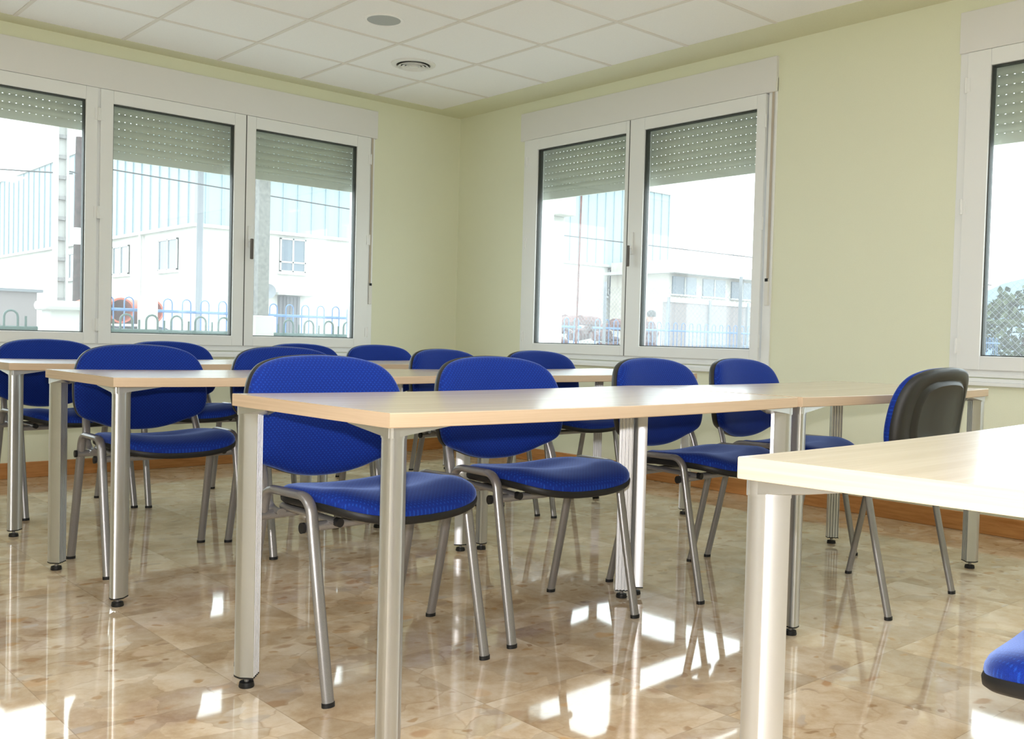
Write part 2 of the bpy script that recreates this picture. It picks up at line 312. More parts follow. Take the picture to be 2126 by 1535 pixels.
# ------------------------------------------------------------------ windows
def frame_rect(mb, u0, u1, z0, z1, wd, d0, d1, ax):
    """rectangular ring in a wall plane. ax 'x': along x at depth y (out = +y); ax 'y': along y at depth x (out = +x)"""
    def bx(a0, a1, b0, b1):
        if ax == 'x': mb.box((a0, d0, b0), (a1, d1, b1))
        else: mb.box((d0, a0, b0), (d1, a1, b1))
    bx(u0, u0+wd, z0, z1); bx(u1-wd, u1, z0, z1); bx(u0+wd, u1-wd, z0, z0+wd); bx(u0+wd, u1-wd, z1-wd, z1)
def P(ax, u, d, z): return (u, d, z) if ax == 'x' else (d, u, z)
def bar(mb, ax, u0, u1, d0, d1, z0, z1): mb.box(P(ax, u0, d0, z0), P(ax, u1, d1, z1))
GZ0, GZ1 = 0.859, 2.256
def make_window(name, ax, span, boxspan, sashes, mullions, shutters, strap_u, handle_u):
    root = empty(name, P(ax, (span[0]+span[1])/2, 0, Z0)); tag(root, kind='structure')
    off = Vector(root.location)
    def put(mb, nm, m, par=root, bevel=0.0):
        if par is root: mb.v = [tuple(Vector(v)-off) for v in mb.v]; return mb.build(nm, m, par, bevel=bevel)
        mb.v = [tuple(Vector(v)-off) for v in mb.v]; return mb.build(nm, m, par, bevel=bevel)
    f = MB(); frame_rect(f, span[0], span[1], Z0, Z1, 0.055, -0.008, 0.065, ax)
    for u0, u1 in mullions: bar(f, ax, u0, u1, -0.008, 0.06, Z0+0.05, Z1-0.05)
    put(f, 'window_frame', M_pvc, bevel=0.003)
    for k, (s0, s1, g0, g1) in enumerate(sashes):
        s = MB()
        sz0, sz1 = 0.792, 2.335
        bar(s, ax, s0, g0, -0.024, 0.045, sz0, sz1); bar(s, ax, g1, s1, -0.024, 0.045, sz0, sz1)
        bar(s, ax, g0, g1, -0.024, 0.045, sz0, GZ0); bar(s, ax, g0, g1, -0.024, 0.045, GZ1, sz1)
        so = put(s, 'sash', M_pvc, bevel=0.003)
        g = MB(); frame_rect(g, g0+0.0005, g1-0.0005, GZ0+0.0005, GZ1-0.0005, 0.005, -0.012, 0.030, ax)
        put(g, 'gasket', M_gasket_gap, so)
        g = MB(); bar(g, ax, g0+0.002, g1-0.002, 0.006, 0.012, GZ0+0.002, GZ1-0.002); put(g, 'pane', M_glass, so)
        hs = s0 if k % 2 == 0 else s1
        for hz in (0.87, 1.55, 2.14):
            h = MB(); sg = 1 if k % 2 == 0 else -1
            h.cyl(P(ax, hs-0.004*sg, -0.026, hz), P(ax, hs-0.004*sg, -0.026, hz+0.075), 0.007, 10); bar(h, ax, hs-0.004*sg, hs+0.018*sg, -0.0275, -0.020, hz+0.004, hz+0.071)
            put(h, 'hinge', M_pvc, so)
    for k in range(1, len(sashes)):
        ga, gb = sashes[k-1][1], sashes[k][0]
        if gb-ga < 0.01:
            g = MB(); bar(g, ax, ga-0.0015, gb+0.0015, -0.0246, -0.004, 0.793, 2.334); put(g, 'sash_gap_shade', M_gasket_gap)  # black strip stands in for the shade in the gap between sashes
    b = MB(); bar(b, ax, boxspan[0], boxspan[1], -0.022, 0.16, 2.337, 2.538); put(b, 'shutter_box', M_box, bevel=0.003)
    sl = MB(); bar(sl, ax, span[0]-0.012, span[1]+0.012, -0.034, -0.001, 0.716, 0.734); bar(sl, ax, span[0]-0.004, span[1]+0.004, -0.020, 0.0, 0.734, 0.752); bar(sl, ax, span[0]+0.004, span[1]-0.004, -0.014, -0.0085, 0.757, 0.774)
    put(sl, 'inner_sill', M_pvc, bevel=0.003)
    so_ = MB(); bar(so_, ax, span[0], span[1], 0.065, T+0.05, Z0-0.02, Z0+0.012); put(so_, 'outer_sill', M_pvc, bevel=0.003)
    lin = MB(); bar(lin, ax, span[0], span[0]+0.02, 0.065, T+0.01, Z0+0.012, Z1); bar(lin, ax, span[1]-0.02, span[1], 0.065, T+0.01, Z0+0.012, Z1)
    put(lin, 'outer_reveal', M_pvc)
    for (u0, u1, zb) in shutters:
        s = MB(); dp = 0.105; pitch = 0.047
        z = zb
        # bottom rail
        bar(s, ax, u0, u1, dp-0.006, dp+0.008, z, z+0.050); z += 0.050
        k = 0
        while z < 2.46:
            n = max(1, int((u1-u0)/0.036))
            if k % 1 == 0:   # slotted hinge strip
                for q in range(n):
                    a = u0+(u1-u0)*q/n; b2 = u0+(u1-u0)*(q+0.80)/n
                    bar(s, ax, a, b2, dp-0.001, dp+0.002, z-0.0005, z+0.0045)
            z += 0.004
            pr = [(0, 0), (-0.0055, 0.008), (-0.008, 0.018), (-0.0075, 0.028), (-0.004, 0.038), (0, 0.043)]
            vs = []; m = len(pr)
            for d, zz in pr: vs.append(P(ax, u0, dp+d, z+zz)); vs.append(P(ax, u1, dp+d, z+zz))
            s.add(vs, [(2*i, 2*i+1, 2*i+3, 2*i+2) for i in range(m-1)], True)
            vs = [P(ax, u, dp+0.004, z+zz) for zz in (0, 0.043) for u in (u0, u1)]; s.add(vs, [(0, 1, 3, 2)])
            z += 0.043; k += 1
        put(s, 'roller_shutter', M_shutter)
        g = MB(); bar(g, ax, u0-0.02, u0-0.001, dp-0.02, dp+0.02, Z0+0.012, Z1); bar(g, ax, u1+0.001, u1+0.02, dp-0.02, dp+0.02, Z0+0.012, Z1); put(g, 'shutter_guide', M_pvc)
    for su in strap_u:
        s = MB(); bar(s, ax, su-0.008, su+0.008, -0.0135, -0.012, 1.24, 2.337); st = put(s, 'shutter_strap', M_strap)
        s = MB(); bar(s, ax, su-0.012, su+0.012, -0.024, -0.0085, 1.115, 1.255); bar(s, ax, su-0.009, su+0.009, -0.026, -0.012, 1.255, 1.268, ); put(s, 'strap_winder', [M_white], st, bevel=0.003)
        s = MB(); bar(s, ax, su-0.0095, su+0.0095, -0.0265, -0.023, 1.252, 1.270); put(s, 'winder_slot', M_black, st)
    for hu, sg in handle_u:
        s = MB(); bar(s, ax, hu-0.013, hu+0.013, -0.036, -0.024, 1.455, 1.60); s.cyl(P(ax, hu, -0.036, 1.50), P(ax, hu, -0.062, 1.50), 0.010)
        h = put(s, 'handle', M_pvc, bevel=0.003)
        s = MB(); bar(s, ax, hu-0.010, hu+0.010, -0.072, -0.056, 1.375, 1.512); put(s, 'handle_lever', M_dark, h, bevel=0.004)
    return root
# left wall: four sashes in two pairs round a mullion at x = -2.79
sA = [(-4.722, -3.738, -4.613, -3.815), (-3.736, -2.800, -3.662, -2.869), (-2.783, -1.836, -2.707, -1.917), (-1.833, -0.853, -1.764, -0.965)]
make_window('window_1', 'x', WA, (-4.79, -0.79), sA, [(-2.826, -2.757)],
            [(-4.70, -3.75, 2.09), (-3.73, -2.815, 2.09), (-2.77, -1.86, 1.94), (-1.82, -0.86, 1.94)], [-0.83], [(-1.803, 1)])
sB = [(-2.857, -1.822, -2.798, -1.946), (-1.819, -0.823, -1.786, -0.935)]
make_window('window_2', 'y', WB, (-2.922, -0.744), sB, [], [(-2.85, -1.87, 1.91), (-1.83, -0.85, 1.91)], [-2.90], [(-1.868, 1)])
sC = [(a-3.184, b-3.184, c-3.184, d-3.184) for a, b, c, d in sB]
make_window('window_3', 'y', WC, (-6.12, -3.963), sC, [], [(-6.03, -5.05, 1.895), (-5.01, -4.03, 1.895)], [-6.06], [(-5.05, 1)])

# ------------------------------------------------------------------ ceiling fittings
sp = empty('ceiling_speaker', (-1.807, -1.592, H)); tag(sp, 'round grey loudspeaker grille set flush in a ceiling tile', 'ceiling speaker')
MB().lathe([(0.110, 0.0), (0.109, -0.004), (0.096, -0.006), (0.092, -0.003)], n=48).build('rim', M_tile, sp)
MB().lathe([(0.092, -0.003), (0.07, -0.007), (0.035, -0.009), (0.0005, -0.0095)], n=48).build('grille', M_grille, sp)
vt = empty('ceiling_vent', (-1.18, -0.998, H)); tag(vt, 'round white air vent with concentric rings, near the room corner', 'air vent')
MB().lathe([(0.142, 0.0), (0.140, -0.006), (0.120, -0.012), (0.108, -0.010), (0.106, -0.001)], n=48).build('outer_ring', M_white, vt)
MB().lathe([(0.106, -0.0006), (0.0005, -0.0006)], n=48).build('duct', M_black, vt)
for r in (0.090, 0.066, 0.042):
    MB().lathe([(r+0.010, -0.020), (r+0.004, -0.012), (r-0.008, -0.006), (r-0.010, -0.008), (r+0.006, -0.022), (r+0.010, -0.020)], n=48).build('ring', M_white, vt)
MB().lathe([(0.028, -0.010), (0.030, -0.022), (0.018, -0.027), (0.0005, -0.028)], n=32).build('centre_cone', M_white, vt)
# unseen fill light panels added to brighten the room, over its near half
def lamp(x, y, where):
    r = empty('added_fill_panel', (x, y, H)); tag(r, 'square fill light panel added in the ceiling over '+where, 'added fill light', 'fill light panels added in the tile ceiling')
    f = MB()
    for a, b in (((-.295, -.295), (.295, -.275)), ((-.295, .275), (.295, .295)), ((-.295, -.275), (-.275, .275)), ((.275, -.275), (.295, .275))): f.box((*a, -0.010), (*b, -0.001))
    f.build('fill_panel_frame', M_white, r); B('fill_face', (-.275, -.275, -0.006), (.275, .275, -0.002), M_fill, r)
for x, y, where in ((-3.599, -4.593, 'the left end of the front table'), (-5.399, -4.593, 'the aisle left of the front table'), (-3.599, -6.993, 'the floor behind the right foreground table'),
                    (-5.399, -6.993, 'the floor behind the camera'), (-1.799, -6.393, 'the floor by the third window'), (-7.199, -4.593, 'the far left of the room'), (-7.199, -6.993, 'the rear left corner of the room')):
    lamp(x, y, where)

# ------------------------------------------------------------------ tables
def leg_poly(sc=1.0):
    # home-plate section, nose towards the table corner (-x,-y) before rotation; local axis d = diagonal
    W2, side, nose = 0.0235*sc, 0.024*sc, 0.022*sc
    pts = []
    # in (d, w): nose at d=-..., back at d=+
    raw = []
    raw += [(side/2+0.012, -W2), (-side/2+0.004, -W2)]
    # rounded nose
    for k in range(9):
        t = k/8; a = -1+2*t
        raw.append((-side/2-nose*(1-abs(a)**1.7)*0.92, a*W2*0.93))
    raw += [(-side/2+0.004, W2), (side/2+0.012, W2)]
    # fluted back
    nf = 4
    for k in range(nf):
        w1 = W2-2*W2*(k+0.18)/nf; w2 = W2-2*W2*(k+0.82)/nf
        raw += [(side/2+0.012, w1), (side/2+0.0065, w1-0.0012), (side/2+0.0065, w2+0.0012), (side/2+0.012, w2)]
    c = math.sqrt(0.5)
    return [((d-w_)*c, (d+w_)*c) for d, w_ in raw]
TL, TW, TH, TT = 1.474, 0.674, 0.732, 0.030
def make_table():
    root = empty('classroom_table')
    b = MB(); n = 24
    sag = lambda u: -0.0052*4*u*(1-u)
    e = 0.0018
    prof = [(0, e), (e, 0), (TW-e, 0), (TW, e), (TW, TT-e), (TW-e, TT), (e, TT), (0, TT-e)]
    vs = []
    for i in range(n+1):
        u = i/n
        for (yy, zz) in prof: vs.append((TL*u, yy, TH-TT+zz+sag(u)))
    m = len(prof)
    for i in range(n):
        for k in range(m):
            k2 = (k+1) % m; mi = 0 if k in (1, 5) else 1
            b.add([vs[i*m+k], vs[i*m+k2], vs[(i+1)*m+k2], vs[(i+1)*m+k]], [(3, 2, 1, 0)], False, mi)
    b.add([vs[k] for k in range(m)], [tuple(range(m))], False, 1)
    b.add([vs[n*m+k] for k in range(m)], [tuple(range(m-1, -1, -1))], False, 1)
    b.build('tabletop', [M_top, M_edge], root)
    zb = TH-TT
    for cx, cy, rz in ((0, 0, 0), (TL, 0, PI/2), (TL, TW, PI), (0, TW, -PI/2)):
        ix = 0.034 if cx == 0 else TL-0.034; iy = 0.034 if cy == 0 else TW-0.034
        R = Matrix.Rotation(rz, 3, 'Z')
        def tr(pl, s=1.0): return [((R @ Vector((x*s, y*s, 0))).x+ix, (R @ Vector((x*s, y*s, 0))).y+iy) for x, y in pl]
        lg = MB(); lg.prism(tr(leg_poly()), 0.030, zb-0.022, True)
        lo = lg.build('leg', M_alu, root, angle=28)
        MB().prism(tr(leg_poly(1.02)), 0.0265, 0.0305).build('end_cap', M_black, lo)
        f = MB(); f.lathe([(0.0005, 0.013), (0.006, 0.013), (0.006, 0.028)], (ix, iy, 0), 12); f.build('foot_stem', M_steel, lo)
        f = MB(); f.lathe([(0.0005, 0), (0.0185, 0), (0.0195, 0.003), (0.0175, 0.013), (0.0005, 0.014)], (ix, iy, 0), 20); f.build('foot_pad', M_black, lo)
        # corner bracket: wedge wings under the top
        br = MB(); q = leg_poly(1.06)
        br.prism(tr(q), zb-0.0225, zb-0.0006, True)
        wing = [(-0.020, -0.027), (0.125, -0.029), (0.115, -0.018), (0.030, 0.030), (-0.018, 0.115), (-0.029, 0.125), (-0.027, -0.020)]
        zs = [0.0215, 0.002, 0.002, 0.0215, 0.002, 0.002, 0.0215]
        pw = tr(wing); k = len(pw)
        vs = [(x, y, zb-0.0004) for x, y in pw]+[(x, y, zb-h_) for (x, y), h_ in zip(pw, zs)]
        fs = [(i_, (i_+1) % k, k+(i_+1) % k, k+i_) for i_ in range(k)]+[tuple(range(k))]
        fs += [(k+3, k+1, k+0), (k+3, k+2, k+1), (k+3, k+0, k+6), (k+3, k+6, k+5), (k+3, k+5, k+4)]
        br.add(vs, fs)
        br.build('corner_bracket', M_alu, root, angle=28)
    return root
T_ = [  # x, y of the near left corner, rotation, label
    (-3.757, -4.566, 0.65, 'light wood table nearest the middle foreground, with two blue chairs tucked behind it'),
    (-2.256, -4.549, 2.6, 'light wood table at right of the front row, black-backed chair turned away before it'),
    (-3.757, -3.051, 0.42, 'left table of the middle row, its left end free-standing behind the front table'),
    (-2.262, -3.070, 2.0, 'right table of the middle row, partly hidden by the front chairs'),
    (-3.722, -1.747, 1.7, 'left table of the back row, cut by the left picture edge'),
    (-2.215, -1.703, 3.6, 'right table of the back row, under the left wall window end'),
    (-3.709, -5.993, 2.87, 'large light wood table corner in the right foreground, brightly lit'),
]
t0 = make_table()
for k, (x, y, a, lab) in enumerate(T_):
    t = t0 if k == 0 else copy_tree(t0)
    t.location = (x, y, 0); t.rotation_euler = (0, 0, math.radians(a))
    if k == 6: t.scale = (1, 0.92, 1)     # the foreground table is a little narrower
    tag(t, lab, 'table', 'classroom tables in rows')

# ------------------------------------------------------------------ chairs
def crom(pts, n=6, closed=False):
    P_ = [Vector(p) for p in pts]; out = []; m = len(P_)
    rng = range(m if closed else m-1)
    for i in rng:
        p0 = P_[(i-1) % m] if closed or i > 0 else P_[0]; p1 = P_[i % m]; p2 = P_[(i+1) % m]; p3 = P_[(i+2) % m] if closed or i+2 < m else P_[m-1]
        for k in range(n):
            t = k/n
            out.append(0.5*((2*p1)+(-p0+p2)*t+(2*p0-5*p1+4*p2-p3)*t*t+(-p0+3*p1-3*p2+p3)*t**3))
    if not closed: out.append(P_[-1])
    return out
def arc(c, r, a0, a1, n=7): return [(c[0]+r*math.cos(math.radians(a0+(a1-a0)*k/n)), c[1]+r*math.sin(math.radians(a0+(a1-a0)*k/n))) for k in range(n+1)]
BACK = [(0, .487), (.06, .490), (.12, .502), (.175, .521), (.215, .535), (.243, .553), (.257, .583), (.262, .622), (.261, .665), (.256, .708), (.244, .746), (.223, .778), (.188, .801), (.13, .816), (.065, .822)]
def make_chair():
    root = empty('meeting_chair')
    fx, tx_ = 0.260, 0.256
    zr = 0.487; r = 0.048
    for s in (-1, 1):
        # front leg with its bend, rear leg with its bend, rail between them
        yf, yr = -0.198, 0.198; bf, br_ = -0.112, 0.103
        def pt(y, z): return (s*(fx+(tx_-fx)*z/zr), y, z)
        # tangent-ish arcs
        f_arc = arc((bf+r, zr-r), r, 169, 90); r_arc = arc((br_-r, zr-r), r, 90, 12)
        fp = [pt(yf, 0.008), pt(yf+(f_arc[0][0]-yf)*0.5, (zr-r)*0.5)]+[pt(*q) for q in f_arc]
        rp = [pt(*q) for q in r_arc]+[pt(yr+(r_arc[-1][0]-yr)*0.5, (zr-r)*0.5), pt(yr, 0.008)]
        for path, cap in ((fp, (s*fx, yf)), (rp, (s*fx, yr))):
            lg = MB().sweep(path, 0.0160, 0.0108, n=16).build('leg', M_steel, root)
            MB().sweep([(cap[0], cap[1]-0.0007*(1 if cap[1] < 0 else -1), 0.0), (cap[0], cap[1], 0.011)], 0.0174, 0.0122, n=16).build('foot_cap', M_black, lg)
        MB().sweep([fp[-1], rp[0]], 0.0160, 0.0108, n=16).build('side_rail', M_steel, root)
        # back upright
        up_ = crom([(s*0.214, 0.085, 0.421), (s*0.217, 0.125, 0.424), (s*0.220, 0.155, 0.452), (s*0.218, 0.170, 0.500), (s*0.212, 0.192, 0.56), (s*0.205, 0.210, 0.64)], 5)
        MB().sweep(up_, 0.0150, 0.0085, n=14).build('back_upright', M_steel, root)
        sb = MB().sweep([(s*0.200, 0.10, 0.434), (s*0.195, -0.130, 0.424)], 0.012, 0.009, n=12).build('seat_support', M_steel, root)
        MB().cyl((s*0.1951, -0.128, 0.4243), (s*0.195, -0.144, 0.4235), 0.0115, 12).build('end_cap', M_black, sb)
    for y in (-0.102, 0.105):
        c = MB().sweep([(-0.272, y, 0.414), (0.272, y, 0.414)], 0.0125, 0.0095, ref=(0, 0, 1), n=14).build('crossbar', M_steel, root)
        for s in (-1, 1): MB().sweep([(s*0.2715, y, 0.414), (s*0.281, y, 0.414)], 0.0135, 0.0105, ref=(0, 0, 1), n=14).build('end_cap', M_black, c)
    # seat
    A = 0.236; n = 72
    def outline(th, k=1.0):
        c, q = math.cos(th), math.sin(th)
        e = 3.6 if q > 0 else 3.5
        x = A*math.copysign(abs(c)**(2/e), c); y = -0.045+(0.180 if q > 0 else 0.207)*math.copysign(abs(q)**(2/e), q)
        return x*k, -0.045+(y+0.045)*k
    def zs(x, y):   # height of the shell line
        z = 0.448
        if y < -0.12: z -= 0.012*((-0.12-y)/0.13)**1.6
        z += 0.022*(x/A)**2
        if y > 0.05: z -= 0.004*((y-0.05)/0.09)**2
        return z
    rings = [(1.0, 0.000), (1.010, 0.006), (1.006, 0.014), (0.985, 0.023), (0.945, 0.030), (0.88, 0.0355), (0.75, 0.0385), (0.6, 0.038), (0.5, 0.037), (0.4, 0.0355), (0.3, 0.034), (0.2, 0.033), (0.06, 0.0325)]
    c = MB(); vs = []
    for k, h in rings:
        for i in range(n):
            x, y = outline(2*PI*i/n, k); xx, yy = outline(2*PI*i/n, min(k, 1)); 
            hump = 0.010*math.exp(-((y+0.135)/0.055)**2)-0.010*math.exp(-((y-0.03)/0.07)**2)
            vs.append((x, y, zs(xx, yy)+h+hump*max(0, min(1, (1.0-k)*5))*(1-0.35*abs(x)/A)))
    m = len(rings)
    fs = [(i*n+q, i*n+(q+1) % n, (i+1)*n+(q+1) % n, (i+1)*n+q) for i in range(m-1) for q in range(n)]+[tuple((m-1)*n+q for q in range(n))]
    c.add(vs, fs, True); c.build('seat_cushion', M_fab_seat, root, angle=80)
    rings = [(0.97, 0.003), (1.010, 0.003), (1.020, -0.003), (1.014, -0.013), (0.985, -0.018), (0.6, -0.010), (0.06, -0.008)]
    c = MB(); vs = []
    for k, h in rings:
        for i in range(n):
            x, y = outline(2*PI*i/n, k); xx, yy = outline(2*PI*i/n, min(k, 1)); vs.append((x, y, zs(xx, yy)+h))
    m = len(rings)
    fs = [(i*n+(q+1) % n, i*n+q, (i+1)*n+q, (i+1)*n+(q+1) % n) for i in range(m-1) for q in range(n)]+[tuple((m-1)*n+q for q in range(n-1, -1, -1)), tuple(range(n))]
    # reversed winding so the underside faces out
    c.add(vs, [tuple(reversed(f)) for f in fs], True); c.build('seat_shell', M_black, root, angle=60)
    # backrest
    half = BACK; full = [(x, z) for x, z in half]+[(0, .824)]+[(-x, z) for x, z in reversed(half[1:])]
    ol = [(p.x, p.y) for p in crom([Vector((x, z)) for x, z in full], 4, True)]
    nb = len(ol); cz = 0.655
    def yb(x, z): return 0.220-0.036*(x/0.257)**2+0.14*(z-cz)+0.35*(z-cz)**2
    def ring(mb_vs, k, d, kz=None):
        for x, z in ol:
            X = x*k; Z = cz+(z-cz)*k; mb_vs.append((X, yb(X, Z)+d, Z))
    # front cushion (d negative = towards the sitter)
    c = MB(); vs = []; R = [(0.985, 0.004), (1.0, -0.003), (1.0, -0.010), (0.985, -0.019), (0.955, -0.026), (0.90, -0.031), (0.75, -0.036), (0.5, -0.038), (0.25, -0.038), (0.05, -0.038)]
    for k, d in R: ring(vs, k, d)
    m = len(R); fs = [(i*nb+q, i*nb+(q+1) % nb, (i+1)*nb+(q+1) % nb, (i+1)*nb+q) for i in range(m-1) for q in range(nb)]+[tuple((m-1)*nb+q for q in range(nb))]
    c.add(vs, fs, True); c.build('backrest_cushion', M_fab_back, root, angle=80)
    # rear shell with raised rim, inner panel and ribs
    c = MB(); vs = []; R = [(0.96, -0.002), (1.004, 0.002), (1.010, 0.008), (1.003, 0.019), (0.980, 0.027), (0.94, 0.030), (0.80, 0.030), (0.775, 0.024), (0.74, 0.024), (0.70, 0.031), (0.66, 0.034), (0.63, 0.030), (0.35, 0.028), (0.05, 0.028)]
    for k, d in R: ring(vs, k, d)
    m = len(R); fs = [(i*nb+(q+1) % nb, i*nb+q, (i+1)*nb+q, (i+1)*nb+(q+1) % nb) for i in range(m-1) for q in range(nb)]
    fs += [tuple((m-1)*nb+q for q in range(nb-1, -1, -1)), tuple(range(nb))]
    c.add(vs, fs, True); c.build('backrest_shell', M_blackback, root, angle=50)
    return root
CH = [  # centre of the feet, rotation (0 = facing the camera side), label
    (-3.397, -3.948, 4.5, 'blue fabric chair nearest the camera, left seat behind the front table'),
    (-2.733, -3.903, -1.0, 'second blue chair from the left at the front table'),
    (-1.921, -3.913, 3.9, 'blue chair behind the joint of the two front tables, third in the front row'),
    (-1.270, -3.863, 4.1, 'rightmost front-row chair facing the camera, its seat partly behind a table leg'),
    (-1.572, -4.410, 183.0, 'blue chair turned round, showing its black plastic back at the right'),
    (-3.322, -5.834, 186.0, 'blue seat corner under the bright right foreground table'),
    (-3.370, -2.460, 0.0, 'left blue chair of the middle row, seen whole between two table legs'),
    (-2.755, -2.515, 0.0, 'middle-row chair showing behind the nearest front chair'),
    (-1.792, -2.449, 9.1, 'middle-row chair turned slightly, just left of the second front chair'),
    (-1.212, -2.492, 0.0, 'rightmost middle-row chair, backrest below the right wall window'),
    (-3.315, -1.147, 6.6, 'leftmost back-row chair, cut by the left picture edge'),
    (-2.720, -1.150, 0.7, 'second back-row chair, below the window joint'),
    (-1.888, -1.120, 0.0, 'third back-row chair, below the last sash of the left window'),
    (-1.318, -1.100, 0.0, 'rightmost back-row chair, nearest the corner of the room'),
]
c0 = make_chair()
for k, (x, y, a, lab) in enumerate(CH):
    c = c0 if k == 0 else copy_tree(c0)
    c.location = (x, y, 0); c.rotation_euler = (0, 0, math.radians(a)); tag(c, lab, 'chair', 'blue chairs at the tables')
#OUTSIDE-BEGIN
# ------------------------------------------------------------------ outside
M_ground = noise_col('yard_concrete', (0.34, 0.33, 0.31), (0.44, 0.43, 0.40), 1.2, 0.9)
M_render = noise_col('cream_render', (0.50, 0.49, 0.455), (0.56, 0.55, 0.51), 0.9, 0.9, detail=6)
M_clad = mat('pale_blue_cladding', (0.255, 0.33, 0.36), 0.55)
M_claddark = mat('cladding_seam', (0.235, 0.31, 0.34), 0.55)
M_pale = mat('pale_concrete', (0.44, 0.44, 0.42), 0.9)
M_grey = noise_col('grey_concrete_post', (0.15, 0.15, 0.15), (0.22, 0.22, 0.21), 30, 0.9)
M_wood = noise_col('tarred_wood', (0.025, 0.016, 0.014), (0.07, 0.045, 0.042), 14, 0.9)
M_green = mat('green_fence_paint', (0.006, 0.045, 0.032), 0.4)
M_blue = mat('blue_fence_paint', (0.05, 0.13, 0.28), 0.4)
M_gal = mat('galvanised_steel', (0.17, 0.185, 0.20), 0.6, metal=0.2)
M_win = mat('outside_window_glass', (0.09, 0.12, 0.15), 0.15)
M_doorm = mat('ribbed_metal_door', (0.09, 0.09, 0.10), 0.5)
M_rust = noise_col('rusty_pipe', (0.07, 0.022, 0.018), (0.14, 0.05, 0.04), 8, 0.8)
M_orange = mat('orange_pipe', (0.36, 0.07, 0.03), 0.6)
M_dpipe = mat('dark_grey_pipe', (0.03, 0.037, 0.055), 0.6)
M_wire = mat('black_cable', (0.03, 0.03, 0.03), 0.6)
M_barrel = mat('blue_barrel', (0.03, 0.12, 0.32), 0.4)
M_leaf = noise_col('tree_foliage', (0.03, 0.045, 0.02), (0.08, 0.10, 0.05), 3, 0.9)
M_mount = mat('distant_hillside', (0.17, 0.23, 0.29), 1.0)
M_tan = noise_col('tan_render', (0.42, 0.39, 0.34), (0.48, 0.45, 0.40), 2, 0.9)
M_pinkgate = mat('grey_brown_gate', (0.20, 0.175, 0.17), 0.7)
GZ = -0.20
tag(B('outside_ground', (-60, T, GZ-0.1), (140, 120, GZ), M_ground), kind='structure')
tag(B('outside_ground', (T, -60, GZ-0.1), (140, T, GZ), M_ground), kind='structure')

# warehouse: cream ground floor, pale blue cladding above
wh = empty('warehouse', (10, 28, GZ)); tag(wh, 'big warehouse with pale blue ribbed cladding over cream walls, across the yard', 'building')
X0, X1, Y0, Y1, ZC, ZT = 10.0, 36.45, 28.0, 58.0, 4.65, 8.83
def off(mb, o): v = Vector(o.location); mb.v = [tuple(Vector(p)-v) for p in mb.v]; return mb
m = MB(); m.box((X0+0.1, Y0+0.1, GZ), (X1-0.1, Y1, ZC+0.1)); off(m, wh).build('wall', M_render, wh)
m = MB(); m.box((X0, Y0, ZC+0.12), (X1, Y1, ZT)); off(m, wh).build('cladding', M_clad, wh)
m = MB(); m.box((X0-0.1, Y0-0.1, ZC), (X1+0.1, Y1, ZC+0.12)); m.box((X0-0.1, Y0-0.1, ZT), (X1+0.1, Y1, ZT+0.15)); off(m, wh).build('flashing', M_pale, wh)
m = MB(); x = X0+0.4
while x < X1: m.box((x, Y0-0.05, ZC+0.12), (x+0.07, Y0, ZT)); x += 0.62
y = Y0+0.5
while y < Y1: m.box((X0-0.05, y, ZC+0.12), (X0, y+0.07, ZT)); y += 0.9
off(m, wh).build('cladding_rib', M_claddark, wh)
def wwin(ax, a, b, z0, z1):
    fr = MB(); pn = MB()
    if ax == 'x':
        for q in ((a, a+.06), (b-.06, b), ((a+b)/2-.03, (a+b)/2+.03)): fr.box((q[0], Y0+0.02, z0), (q[1], Y0+0.12, z1))
        for q in ((z0, z0+.06), (z1-.06, z1), (z0+(z1-z0)*.27, z0+(z1-z0)*.27+.06)): fr.box((a, Y0+0.02, q[0]), (b, Y0+0.12, q[1]))
        fr.box((a-.08, Y0-0.06, z0-.1), (b+.08, Y0+.1, z0)); pn.box((a, Y0+0.06, z0), (b, Y0+0.11, z1))
    else:
        for q in ((a, a+.06), (b-.06, b), ((a+b)/2-.03, (a+b)/2+.03)): fr.box((X0+0.02, q[0], z0), (X0+0.12, q[1], z1))
        for q in ((z0, z0+.06), (z1-.06, z1)): fr.box((X0+0.02, a, q[0]), (X0+0.12, b, q[1]))
        fr.box((X0-0.06, a-.08, z0-.1), (X0+.1, b+.08, z0)); pn.box((X0+0.06, a, z0), (X0+0.11, b, z1))
    f = off(fr, wh).build('window', M_pale, wh); off(pn, wh).build('pane', M_win, f)
wwin('x', 13.44, 14.56, 3.25, 4.55); wwin('x', 31.9, 33.1, 3.2, 4.6)
wwin('y', 29.6, 31.4, 3.15, 4.35); wwin('y', 34.5, 36.3, 3.15, 4.35); wwin('y', 41, 43, 3.15, 4.35)
m = MB(); m.box((13.4, Y0-0.02, GZ), (14.3, Y0+0.1, 2.32))
for k in range(6): m.box((13.42+k*0.15, Y0-0.06, GZ), (13.48+k*0.15, Y0-0.02, 2.3))
off(m, wh).build('door', M_doorm, wh)
m = MB(); m.box((13.2, Y0-0.5, 2.35), (14.9, Y0+0.1, 2.45)); off(m, wh).build('door_canopy', M_pale, wh)
m = MB()
for y in (33.0, 39.5): m.cyl((X0-0.05, y, GZ), (X0-0.05, y, ZC), 0.07, 10)
off(m, wh).build('downpipe', M_pale, wh)
dsh = empty('satellite_dish', (12.87, 27.85, 2.45)); tag(dsh, 'small round dish on a short pole against the cream warehouse wall', 'satellite dish')
MB().cyl((0, 0, -2.65), (0, 0, -0.1), 0.025, 8).build('mast', M_gal, dsh)
d_ = MB().lathe([(0.005, 0), (0.15, 0.02), (0.28, 0.08), (0.28, 0.095), (0.14, 0.035), (0.005, 0.015)], n=24).build('reflector', M_gal, dsh); d_.rotation_euler = (math.radians(80), 0, math.radians(-15))

